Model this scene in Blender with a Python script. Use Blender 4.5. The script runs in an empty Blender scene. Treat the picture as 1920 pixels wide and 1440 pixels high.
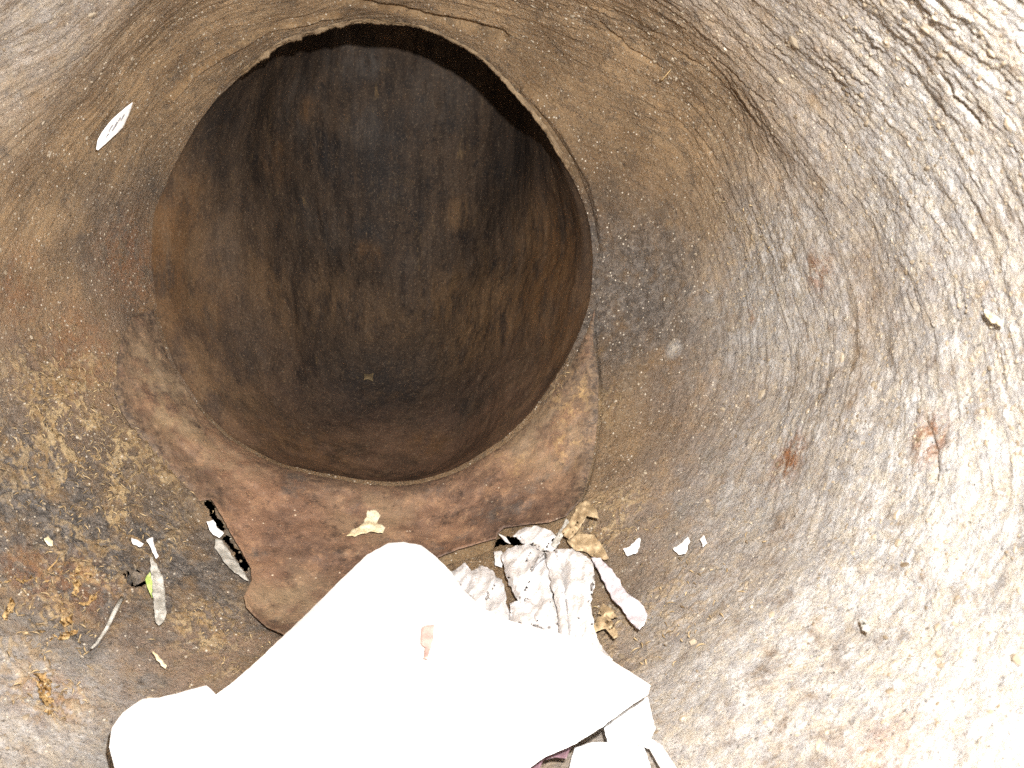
import bpy, math, random
import numpy as np
from mathutils import Vector, Matrix
from mathutils.bvhtree import BVHTree
from mathutils.geometry import delaunay_2d_cdt

random.seed(7)
RNG = np.random.default_rng(7)
scene = bpy.context.scene
COL = scene.collection

# ------------------------------------------------------------------ camera
cam_d = bpy.data.cameras.new('camera')
cam = bpy.data.objects.new('camera', cam_d)
COL.objects.link(cam)
cam.location = (0, 0, 0)
cam.rotation_euler = (math.radians(90), 0, 0)      # looking along +Y
cam_d.sensor_width = 36
FPX = 1663.0                                       # focal length in photo pixels (1920 wide)
cam_d.lens = 36 * FPX / 1920
cam_d.clip_start = 0.005
cam_d.clip_end = 500
cam_d.dof.use_dof = True
cam_d.dof.focus_distance = 0.98
cam_d.dof.aperture_fstop = 15
scene.camera = cam

# ------------------------------------------------------------------ sky, sun, flash
SUN_EL, SUN_AZ = math.radians(58), math.radians(120)
world = bpy.data.worlds.new('World')
scene.world = world
world.use_nodes = True
wn = world.node_tree
bg = wn.nodes['Background']
sky = wn.nodes.new('ShaderNodeTexSky')
sky.sky_type = 'NISHITA'
sky.sun_disc = False
sky.sun_elevation = SUN_EL
sky.sun_rotation = SUN_AZ
wn.links.new(sky.outputs[0], bg.inputs[0])
bg.inputs[1].default_value = 0.05

sun_d = bpy.data.lights.new('sun', 'SUN')
sun_d.energy = 2.0
sun_d.angle = math.radians(0.5)
sun_d.color = (1, 0.95, 0.87)
sun = bpy.data.objects.new('sun', sun_d)
COL.objects.link(sun)
sd = Vector((math.sin(SUN_AZ) * math.cos(SUN_EL), math.cos(SUN_AZ) * math.cos(SUN_EL), math.sin(SUN_EL)))
sun.rotation_euler = sd.to_track_quat('Z', 'Y').to_euler()

# the photograph is lit by the flash that fired just above and right of the lens
fl_d = bpy.data.lights.new('camera_flash', 'POINT')
fl_d.energy = 74
fl_d.shadow_soft_size = 0.008
fl_d.color = (1.0, 0.975, 0.94)
fl = bpy.data.objects.new('camera_flash', fl_d)
COL.objects.link(fl)
fl.location = (0.055, -0.015, 0.100)

scene.view_settings.view_transform = 'Standard'
scene.view_settings.look = 'None'
scene.view_settings.gamma = 1
scene.view_settings.use_curve_mapping = False
scene.view_settings.exposure = 0
scene.cycles.use_denoising = False        # keeps the fine grain, like the sensor noise of the photograph
scene.cycles.max_bounces = 5
scene.cycles.diffuse_bounces = 3
scene.cycles.sample_clamp_indirect = 2.0

# ------------------------------------------------------------------ numpy noise
_perm = RNG.permutation(256).astype(np.int32)
_perm = np.concatenate([_perm, _perm, _perm])
_g = RNG.normal(size=(256, 3)); _g /= np.linalg.norm(_g, axis=1)[:, None]
_g = _g.astype(np.float32)

def perlin(P):
    P = np.asarray(P, np.float32)
    I = np.floor(P).astype(np.int32); F = P - I; I &= 255
    U = F * F * F * (F * (F * 6 - 15) + 10)
    out = 0
    for dx in (0, 1):
        wx = U[:, 0] if dx else 1 - U[:, 0]
        a = _perm[I[:, 0] + dx]
        for dy in (0, 1):
            wy = U[:, 1] if dy else 1 - U[:, 1]
            b = _perm[a + I[:, 1] + dy]
            for dz in (0, 1):
                wz = U[:, 2] if dz else 1 - U[:, 2]
                g = _g[_perm[b + I[:, 2] + dz] & 255]
                d = g[:, 0] * (F[:, 0] - dx) + g[:, 1] * (F[:, 1] - dy) + g[:, 2] * (F[:, 2] - dz)
                out = out + wx * wy * wz * d
    return out * 1.6

def fbm(P, o=3, gain=0.5):
    s = 0; a = 1.0; f = 1.0
    for i in range(o):
        s = s + a * perlin(P * f + i * 17.3); a *= gain; f *= 2.03
    return s

def sstep(a, b, x):
    t = np.clip((x - a) / (b - a), 0, 1); return t * t * (3 - 2 * t)

def ray(px, py):
    return Vector(((px - 960) / FPX, 1.0, (720 - py) / FPX))

# ------------------------------------------------------------------ shape of the hollow
# rings of the funnel from the throat (s=0) to the mouth: y, cx, cz, rL, rR, rU, rD
RINGS = np.array([
    [1.000, -.160, .150, .245, .255, .262, .262],
    [.985, -.158, .146, .252, .272, .268, .268],
    [.930, -.150, .128, .272, .328, .290, .292],
    [.850, -.142, .100, .303, .368, .312, .306],
    [.720, -.130, .064, .332, .392, .325, .312],
    [.560, -.120, .030, .350, .402, .322, .312],
    [.380, -.110, .000, .360, .400, .310, .318],
    [.180, -.105, -.03, .370, .395, .315, .325],
    [-.060, -.100, -.05, .380, .400, .330, .335],
    [-.350, -.100, -.06, .400, .420, .350, .350]])
_seg = np.linalg.norm(np.diff(RINGS[:, [0, 3]], axis=0), axis=1) + 0.02
SLEN = np.concatenate([[0], np.cumsum(_seg)])      # arc length at each ring

def ring_at(s):
    s = np.asarray(s, float)
    n = len(RINGS)
    i = np.clip(np.searchsorted(SLEN, s, 'right') - 1, 0, n - 2)
    t = ((s - SLEN[i]) / (SLEN[i + 1] - SLEN[i]))[..., None]
    # monotone-ish cubic Hermite
    m = np.gradient(RINGS, SLEN, axis=0)
    h = (SLEN[i + 1] - SLEN[i])[..., None]
    p0, p1, m0, m1 = RINGS[i], RINGS[i + 1], m[i] * h, m[i + 1] * h
    t2, t3 = t * t, t * t * t
    return (2 * t3 - 3 * t2 + 1) * p0 + (t3 - 2 * t2 + t) * m0 + (-2 * t3 + 3 * t2) * p1 + (t3 - t2) * m1

def pinch(th):
    d = lambda a, w: np.exp(-(np.angle(np.exp(1j * (th - math.radians(a)))) / math.radians(w)) ** 2)
    return 1 - .085 * d(34, 27) - .035 * d(150, 25) - .012 * d(0, 20)

def funnel(th, s):
    R = ring_at(s)
    k = 1 - (1 - pinch(th)) * np.exp(-(np.asarray(s) / .13) ** 2)
    c, n = np.cos(th), np.sin(th)
    rx = np.where(c > 0, R[..., 4], R[..., 3])
    rz = np.where(n > 0, R[..., 5], R[..., 6])
    rx = rx * k; rz = rz * k
    return np.stack([R[..., 1] + rx * c, R[..., 0] + 0 * c, R[..., 2] + rz * n], -1)

def chamber(th, f):
    """f 0 at the throat .. 1 at the middle of the back wall"""
    ph = f * np.pi / 2
    R = RINGS[0]
    c, n = np.cos(th), np.sin(th)
    up = np.exp(-((np.angle(np.exp(1j * (th - math.radians(86)))) / 0.60) ** 2))
    dn = np.exp(-((np.angle(np.exp(1j * (th - math.radians(-92)))) / 0.8) ** 2))
    lf = np.exp(-((np.angle(np.exp(1j * (th - math.radians(180)))) / 0.6) ** 2))
    B = 0.26 * up + 0.0 * lf
    rg = np.exp(-((np.angle(np.exp(1j * (th - math.radians(-12)))) / 0.7) ** 2))
    ll = np.exp(-((np.angle(np.exp(1j * (th - math.radians(194)))) / 0.55) ** 2))
    k = 1 - (1 - pinch(th)) * (1 - f)
    a = 1.0 + (1 - f ** 2) * 0.7 * np.maximum(dn, np.maximum(rg, 1.2 * ll))
    b = 1.0 - 0.5 * up
    H = 0.36 - 0.0 * dn
    soft = np.maximum(.55 * np.exp(-((np.angle(np.exp(1j * (th - math.radians(192)))) / 0.75) ** 4)), .40 * np.exp(-((np.angle(np.exp(1j * (th - math.radians(-30)))) / 0.6) ** 4)))
    soft = soft * (1 - f ** 2)
    rad = (1 - soft) * np.cos(ph) ** a + soft * (1 - np.sin(ph))
    rad = rad * k
    rx = np.where(c > 0, R[4], R[3]) * rad + B * np.sin(2 * ph) ** 0.8
    rz = np.where(n > 0, R[5], R[6]) * rad + B * np.sin(2 * ph) ** 0.8
    y = R[0] + H * np.sin(ph) ** b
    return np.stack([R[1] + rx * c, y, R[2] + rz * n], -1)

def lumps(P):
    return 0.013 * fbm(P * 4.0, 2) + 0.0035 * fbm(P * 13.0 + 5, 2)

def grid_normals(P, wrap=True):
    if wrap:
        du = np.roll(P, -1, 0) - np.roll(P, 1, 0)
    else:
        du = np.gradient(P, axis=0)
    dv = np.gradient(P, axis=1)
    N = np.cross(du, dv)
    N /= np.linalg.norm(N, axis=-1, keepdims=True) + 1e-12
    return -N                     # towards the axis of the hollow

# ------------------------------------------------------------------ object helpers
def make_mesh(name, V, quads=None, tris=None, polys=None, smooth=True):
    me = bpy.data.meshes.new(name)
    if polys is not None:
        me.from_pydata([tuple(v) for v in V], [], polys)
    else:
        faces = quads if quads is not None else tris
        k = faces.shape[1]
        me.vertices.add(len(V))
        me.vertices.foreach_set('co', np.ascontiguousarray(V, np.float32).ravel())
        me.loops.add(faces.size)
        me.loops.foreach_set('vertex_index', np.ascontiguousarray(faces, np.int32).ravel())
        me.polygons.add(len(faces))
        me.polygons.foreach_set('loop_start', np.arange(0, faces.size, k, dtype=np.int32))
        me.polygons.foreach_set('loop_total', np.full(len(faces), k, np.int32))
        me.update(calc_edges=True)
    me.polygons.foreach_set('use_smooth', np.full(len(me.polygons), smooth, bool))
    return me

def link(name, me, mat, parent=None):
    o = bpy.data.objects.new(name, me)
    COL.objects.link(o)
    if mat: me.materials.append(mat)
    if parent:
        o.parent = parent
        o.matrix_parent_inverse = Matrix.Translation(-parent.location)
    return o

def attr(me, name, arr):
    a = me.attributes.new(name, 'FLOAT', 'POINT')
    a.data.foreach_set('value', np.ascontiguousarray(arr, np.float32).ravel())

def vattr(me, name, arr):
    a = me.attributes.new(name, 'FLOAT_VECTOR', 'POINT')
    a.data.foreach_set('vector', np.ascontiguousarray(arr, np.float32).ravel())

def tag(o, label=None, cat=None, group=None, kind=None):
    if label: o['label'] = label
    if cat: o['category'] = cat
    if group: o['group'] = group
    if kind: o['kind'] = kind
    return o

def empty(name, loc):
    o = bpy.data.objects.new(name, None)
    o.empty_display_size = 0.05
    o.location = loc
    COL.objects.link(o)
    return o

# ------------------------------------------------------------------ material helper
class M:
    def __init__(s, name):
        s.m = bpy.data.materials.new(name); s.m.use_nodes = True
        s.t = s.m.node_tree; s.b = s.t.nodes['Principled BSDF']
        s.co = s.t.nodes.new('ShaderNodeTexCoord').outputs['Object']
    def n(s, typ, **k):
        x = s.t.nodes.new(typ)
        for a, v in k.items(): setattr(x, a, v)
        return x
    def put(s, sock, v):
        if isinstance(v, bpy.types.NodeSocket): s.t.links.new(v, sock)
        else: sock.default_value = v
    def mapping(s, scale, rot=(0, 0, 0), src=None):
        x = s.n('ShaderNodeMapping'); s.put(x.inputs[0], src or s.co)
        x.inputs['Scale'].default_value = scale; x.inputs['Rotation'].default_value = rot
        return x.outputs[0]
    def noise(s, scale, detail=6, rough=0.6, vec=None, dist=0.0):
        x = s.n('ShaderNodeTexNoise'); s.put(x.inputs['Vector'], vec or s.co)
        x.inputs['Scale'].default_value = scale; x.inputs['Detail'].default_value = detail
        x.inputs['Roughness'].default_value = rough; x.inputs['Distortion'].default_value = dist
        return x.outputs[0]
    def voro(s, scale, feat='F1', vec=None, out=0):
        x = s.n('ShaderNodeTexVoronoi', feature=feat); s.put(x.inputs['Vector'], vec or s.co)
        x.inputs['Scale'].default_value = scale
        return x.outputs[out]
    def ramp(s, f, a, b, lo=0.0, hi=1.0):
        x = s.n('ShaderNodeMapRange', interpolation_type='SMOOTHSTEP'); s.put(x.inputs[0], f)
        for i, v in ((1, a), (2, b), (3, lo), (4, hi)): x.inputs[i].default_value = v
        return x.outputs[0]
    def math(s, op, a, b=0.0):
        x = s.n('ShaderNodeMath', operation=op); s.put(x.inputs[0], a); s.put(x.inputs[1], b)
        return x.outputs[0]
    def mul(s, a, b): return s.math('MULTIPLY', a, b)
    def mix(s, f, a, b):
        x = s.n('ShaderNodeMix', data_type='RGBA'); s.put(x.inputs[0], f)
        for i, v in ((6, a), (7, b)):
            s.put(x.inputs[i], v if isinstance(v, bpy.types.NodeSocket) else (*v, 1))
        return x.outputs[2]
    def attr(s, name, vec=False):
        x = s.n('ShaderNodeAttribute', attribute_name=name)
        return x.outputs['Vector' if vec else 'Fac']
    def bump(s, h, strength, dist, prev=None):
        x = s.n('ShaderNodeBump'); s.put(x.inputs['Height'], h)
        x.inputs['Strength'].default_value = strength; x.inputs['Distance'].default_value = dist
        if prev: s.put(x.inputs['Normal'], prev)
        return x.outputs[0]
    def done(s, col, rough=0.6, spec=0.5, normal=None):
        s.put(s.b.inputs['Base Color'], col if isinstance(col, bpy.types.NodeSocket) else (*col, 1))
        s.put(s.b.inputs['Roughness'], rough); s.put(s.b.inputs['Specular IOR Level'], spec)
        if normal: s.put(s.b.inputs['Normal'], normal)
        return s.m

def mat_wall():
    w = M('weathered_wood_wall')
    gl = w.attr('grain', True)
    pale, rust, tan, soot = [w.attr(k) for k in ('pale', 'rust', 'tan', 'soot')]
    n1 = w.noise(14, 8, 0.65)
    n2 = w.noise(45, 8, 0.7)
    g1 = w.noise(1.0, 8, 0.7, vec=gl)
    fine = w.noise(260, 5, 0.75)
    g2 = w.noise(2.6, 9, .78, vec=gl)
    fine2 = w.noise(520, 4, .8)
    c = w.mix(w.ramp(n1, .35, .65), (.170, .108, .056), (.330, .222, .122))
    c = w.mix(w.mul(w.ramp(g1, .45, .65), .5), c, (.27, .195, .115))
    c = w.mix(w.mul(w.ramp(n2, .52, .64), .5), c, (.065, .050, .038))
    c = w.mix(w.mul(w.attr('throat'), w.ramp(n1, .30, .62, .3, .95)), c, w.mix(w.ramp(w.noise(24, 8, .7), .40, .62), (.052, .037, .027), (.118, .074, .042)))  # darker wood deep in, with light dimming towards the throat painted into the colour
    # sooty dark grey
    sm = w.mul(soot, w.ramp(w.noise(30, 8, .7), .32, .55))
    c = w.mix(sm, c, w.mix(w.ramp(w.noise(110, 8, .8), .42, .60), (.060, .055, .052), (.185, .168, .155)))
    c = w.mix(w.mul(w.attr('fawn'), w.ramp(n2, .36, .58)), c, (.25, .175, .125))
    # pale mineral-grey crust, with the flash's glare at upper right painted in
    pm = w.mul(pale, w.ramp(w.noise(40, 9, .78), .28, .52))
    pc = w.mix(w.ramp(w.noise(85, 7, .78), .42, .60), (.36, .355, .355), (.52, .475, .40))
    pc = w.mix(w.ramp(w.noise(60, 8, .8), .47, .62), pc, (.62, .615, .605))
    c = w.mix(pm, c, pc)
    # dark mottle all over the pale side too
    c = w.mix(w.mul(w.ramp(w.noise(130, 7, .82), .54, .66), .55), c, (.110, .088, .068))
    # tan fibrous streaks
    tm = w.mul(tan, w.ramp(w.math('ADD', w.attr('fib'), w.mul(w.noise(90, 6, .75), .6)), .40, .72))
    c = w.mix(tm, c, w.mix(w.ramp(w.noise(50, 5, .7), .4, .6), (.30, .20, .095), (.50, .38, .22)))
    # rust
    rm = w.mul(rust, w.ramp(w.noise(75, 7, .75), .40, .58))
    c = w.mix(w.mul(rm, .8), c, (.24, .105, .042))
    # fine grain
    c = w.mix(w.mul(w.attr('gw'), w.ramp(g2, .56, .74, 0, .55)), c, (.46, .37, .25))
    c = w.mix(w.mul(w.attr('gw'), w.ramp(g2, .44, .27, 0, .8)), c, (.035, .026, .020))
    c = w.mix(w.ramp(fine, .56, .72, 0, .7), c, (.52, .44, .33))
    c = w.mix(w.ramp(fine, .46, .30, 0, .9), c, (.034, .027, .021))
    c = w.mix(w.ramp(fine2, .60, .76, 0, .6), c, (.60, .54, .45))
    c = w.mix(w.ramp(fine2, .43, .28, 0, .75), c, (.030, .024, .020))
    # scattered pale specks
    v = w.voro(190)
    sp = w.mul(w.ramp(v, .22, .12), w.ramp(w.noise(80, 2, .5), .50, .58))
    c = w.mix(sp, c, (.66, .60, .50))
    ro = w.ramp(w.noise(120, 4, .7), .35, .7, .26, .62)
    h = w.math('ADD', w.mul(w.noise(420, 5, .8), 1.5), w.mul(w.mul(w.noise(1.6, 8, .75, vec=gl), 1.3), w.attr('gw')))
    nr = w.bump(h, 0.85, 0.0030)
    return w.done(c, ro, .5, nr)

def mat_chamber():
    w = M('dark_streaked_wood')
    st = w.mapping((60, 30, 12))
    st2 = w.mapping((150, 60, 9))
    n1 = w.noise(1, 7, .62, vec=st); n2 = w.noise(1, 6, .7, vec=st2); n3 = w.noise(7, 6, .6); n4 = w.noise(20, 8, .7)
    n5 = w.noise(1, 8, .72, vec=w.mapping((60, 40, 18)))
    n6 = w.noise(1, 7, .75, vec=w.mapping((230, 160, 110)))
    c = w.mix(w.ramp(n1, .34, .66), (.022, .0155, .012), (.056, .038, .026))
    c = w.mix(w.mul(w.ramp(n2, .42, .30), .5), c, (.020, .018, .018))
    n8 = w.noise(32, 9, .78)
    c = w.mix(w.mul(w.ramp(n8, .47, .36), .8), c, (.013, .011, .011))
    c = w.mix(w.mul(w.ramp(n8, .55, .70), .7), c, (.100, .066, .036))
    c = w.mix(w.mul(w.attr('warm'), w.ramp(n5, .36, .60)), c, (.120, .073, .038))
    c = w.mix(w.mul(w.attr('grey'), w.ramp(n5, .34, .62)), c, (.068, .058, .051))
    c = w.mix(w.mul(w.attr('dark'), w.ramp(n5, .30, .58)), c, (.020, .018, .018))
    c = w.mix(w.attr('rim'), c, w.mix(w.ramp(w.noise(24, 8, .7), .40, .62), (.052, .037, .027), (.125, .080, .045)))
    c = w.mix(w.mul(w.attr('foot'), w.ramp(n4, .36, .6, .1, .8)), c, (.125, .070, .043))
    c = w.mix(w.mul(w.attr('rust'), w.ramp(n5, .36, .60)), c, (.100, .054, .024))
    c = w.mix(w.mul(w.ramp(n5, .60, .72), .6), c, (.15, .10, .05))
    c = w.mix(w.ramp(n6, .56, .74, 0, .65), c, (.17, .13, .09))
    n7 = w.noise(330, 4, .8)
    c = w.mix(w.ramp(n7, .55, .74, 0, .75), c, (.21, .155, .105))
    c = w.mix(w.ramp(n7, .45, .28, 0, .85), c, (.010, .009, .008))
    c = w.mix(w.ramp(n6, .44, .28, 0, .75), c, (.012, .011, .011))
    h = w.math('ADD', w.noise(280, 5, .7), w.mul(n2, 1.3))
    return w.done(c, w.ramp(n4, .3, .7, .62, .9), .18, w.bump(h, .45, .0022))

def mat_lining():
    w = M('reddish_inner_layer')
    n1 = w.noise(11, 7, .62); n2 = w.noise(34, 8, .72); n3 = w.noise(150, 5, .75)
    n4 = w.noise(420, 4, .8)
    c = w.mix(w.ramp(n1, .36, .64), (.100, .062, .045), (.210, .122, .078))
    c = w.mix(w.mul(w.ramp(n2, .50, .64), .9), c, (.27, .16, .095))
    n9 = w.noise(70, 8, .8)
    c = w.mix(w.mul(w.ramp(n9, .47, .34), .75), c, (.042, .028, .022))
    c = w.mix(w.mul(w.ramp(n9, .58, .70), .7), c, (.30, .20, .13))
    vv = w.voro(120)
    c = w.mix(w.mul(w.ramp(vv, .15, .08), w.ramp(w.noise(70, 2), .55, .62)), c, (.60, .50, .38))
    c = w.mix(w.mul(w.ramp(w.noise(18, 8, .75), .54, .66), .6), c, (.10, .090, .082))
    c = w.mix(w.mul(w.attr('fawn'), w.ramp(w.noise(26, 7, .7), .36, .6)), c, (.27, .20, .125))
    c = w.mix(w.mul(w.ramp(w.noise(25, 8, .75), .46, .33), .8), c, (.040, .028, .022))
    c = w.mix(w.ramp(n3, .57, .74, 0, .75), c, (.40, .26, .15))
    c = w.mix(w.ramp(n3, .43, .28, 0, .8), c, (.028, .020, .016))
    c = w.mix(w.ramp(n4, .60, .76, 0, .55), c, (.46, .34, .22))
    c = w.mix(w.ramp(n4, .40, .25, 0, .5), c, (.03, .02, .016))
    c = w.mix(w.mul(w.attr('tan'), w.ramp(w.noise(70, 7, .75), .49, .60)), c, (.46, .31, .15))
    c = w.mix(w.mul(w.attr('skirt'), w.ramp(w.noise(45, 7, .75), .30, .55)), c, w.mix(w.ramp(n3, .4, .6), (.050, .036, .027), (.150, .105, .068)))
    h = w.math('ADD', w.noise(300, 6, .72), n2)
    return w.done(c, w.ramp(n2, .3, .7, .42, .75), .45, w.bump(h, .5, .003))

def mat_simple(name, c1, c2, scale, rough=.6, spec=.4, bs=.3, fleck=None):
    w = M(name)
    n = w.noise(scale, 6, .65)
    c = w.mix(w.ramp(n, .35, .65), c1, c2)
    if fleck: c = w.mix(w.ramp(w.noise(scale * 4, 4, .7), .58, .7), c, fleck)
    return w.done(c, rough, spec, w.bump(w.noise(scale * 6, 5, .7), bs, .002))

WALL, CHAMB, LINING = mat_wall(), mat_chamber(), mat_lining()
PAPER = mat_simple('white_paper', (.86, .86, .86), (.90, .90, .90), 30, .7, .3, .1)
TISSUE = mat_simple('crumpled_white_tissue', (.52, .50, .49), (.76, .75, .76), 60, .75, .2, .6, (.44, .38, .29))
LILAC = mat_simple('lilac_grey_foil', (.50, .46, .50), (.68, .64, .68), 60, .5, .4, .4)
HUSK = mat_simple('dry_tan_husk', (.24, .17, .095), (.44, .34, .21), 50, .55, .5, .5, (.16, .11, .06))
GREYSCRAP = mat_simple('grey_scrap', (.26, .25, .22), (.58, .57, .53), 110, .6, .4, .8, (.13, .11, .085))
CREAM = mat_simple('cream_splash', (.55, .46, .28), (.74, .68, .52), 90, .6, .4, .5, (.40, .28, .13))
GREENM = mat_simple('yellow_green_leaf', (.30, .42, .10), (.50, .60, .22), 80, .5, .5, .4)
FAINT = mat_simple('faint_tan_crust', (.085, .062, .034), (.150, .112, .062), 90, .8, .2, .6)
INK = mat_simple('dark_ink', (.11, .11, .12), (.26, .26, .28), 200, .7, .2, .1)
PINK = mat_simple('faded_pink_print', (.50, .34, .31), (.64, .50, .46), 60, .7, .2, .1)
MAROON = mat_simple('maroon_edge_shadow', (.11, .062, .075), (.18, .11, .13), 40, .4, .5, .3)
LIPM = mat_simple('pale_worn_edge', (.13, .088, .05), (.25, .18, .105), 90, .5, .5, .9, (.07, .05, .03))
FIBRE = mat_simple('golden_fibre', (.26, .15, .05), (.50, .36, .18), 110, .5, .5, .6, (.10, .06, .03))
BARK = mat_simple('outer_bark', (.07, .05, .035), (.19, .15, .11), 25, .85, .2, 1.0)

# ------------------------------------------------------------------ coarse surface for placing things
def build_bvh():
    nt, ns = 360, 240
    th = np.linspace(0, 2 * np.pi, nt, endpoint=False)
    s = np.linspace(0, SLEN[-1], ns)
    T, S = np.meshgrid(th, s, indexing='ij')
    P = funnel(T, S); N = grid_normals(P)
    P = P + N * lumps(P.reshape(-1, 3)).reshape(nt, ns, 1)
    f = np.linspace(0, 1, 80)
    T2, F2 = np.meshgrid(th, f, indexing='ij')
    C = chamber(T2, F2)
    V = np.concatenate([P.reshape(-1, 3), C.reshape(-1, 3)])
    Q = []
    i = np.arange(nt)[:, None]; j = np.arange(ns - 1)[None, :]; i2 = (i + 1) % nt
    q1 = np.stack(np.broadcast_arrays(i * ns + j, i * ns + j + 1, i2 * ns + j + 1, i2 * ns + j), -1).reshape(-1, 4)
    j = np.arange(79)[None, :]; o = nt * ns
    q2 = np.stack(np.broadcast_arrays(o + i * 80 + j, o + i * 80 + j + 1, o + i2 * 80 + j + 1, o + i2 * 80 + j), -1).reshape(-1, 4)
    return BVHTree.FromPolygons(V.tolist(), q1.tolist() + q2.tolist())
BVH = build_bvh()

def hit(px, py):
    d = ray(px, py).normalized()
    loc, nor, idx, dist = BVH.ray_cast(Vector((0, 0, 0)), d)
    if loc is None:
        return d * 0.8, -d
    if nor.dot(d) > 0: nor = -nor
    return loc, nor

def pts3(pl):
    return np.array([hit(*p)[0] for p in pl])

def poly_dist(P, L):
    """distance from points P to polyline L (3-D)"""
    best = np.full(len(P), 9.0, np.float32)
    for a, b in zip(L[:-1], L[1:]):
        ab = b - a
        t = np.clip(((P - a) @ ab) / (ab @ ab + 1e-12), 0, 1)
        d = np.linalg.norm(P - (a + t[:, None] * ab), axis=1)
        np.minimum(best, d, out=best)
    return best

def blob(P, lst):
    m = np.zeros(len(P), np.float32)
    for px, py, r, w in lst:
        c = np.array(hit(px, py)[0])
        d = np.linalg.norm(P - c, axis=1) / r
        m = np.maximum(m, w * np.exp(-d ** 3))
    return m

# ------------------------------------------------------------------ the hollow itself
trunk = empty('hollow_trunk', (0, 0, 0))
tag(trunk, 'hollow brown trunk seen from inside, its rough walls round the dark opening', 'hollow trunk')

FEATURES = [   # photo polyline, half width (m), height (m; negative = groove)
    ([(640, 2), (720, 14), (800, 32), (870, 46), (940, 66)], .006, -.012),
    ([(320, 186), (360, 140), (440, 88), (540, 46), (640, 26)], .004, .005),
    ([(985, 170), (1060, 250), (1110, 340), (1132, 440)], .005, .006),
    ([(1000, 200), (1070, 300), (1105, 390), (1120, 470)], .003, -.005),
    ([(200, 760), (262, 830), (330, 905), (372, 948)], .004, .004),
    ([(318, 905), (352, 948), (392, 985)], .003, -.008),
    ([(225, 1125), (205, 1165), (180, 1205), (165, 1226)], .003, -.006),
    ([(215, 1130), (190, 1150), (150, 1180)], .010, -.006),
    ([(1110, 620), (1125, 760), (1105, 880), (1085, 940)], .004, -.004),
    ([(1768, 150), (1795, 190), (1832, 228)], .0025, -.006),
    ([(1590, 655), (1650, 690), (1720, 735), (1800, 780), (1905, 835)], .004, -.0012),
    ([(1732, 790), (1750, 850), (1752, 900)], .003, -.004),
    ([(832, 1052), (870, 1040), (920, 1022)], .004, -.008),
    ([(1120, 40), (1180, 95), (1240, 130)], .003, -.004),
    ([(1340, 110), (1400, 165), (1450, 200)], .002, -.003),
    ([(0, 1090), (60, 1078), (120, 1092)], .003, .003),
    ([(2, 1200), (70, 1195), (130, 1180)], .003, .003),
]
FEAT3 = [(pts3(p), w, h) for p, w, h in FEATURES]
HOLE = np.array(hit(251, 1092)[0])

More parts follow.
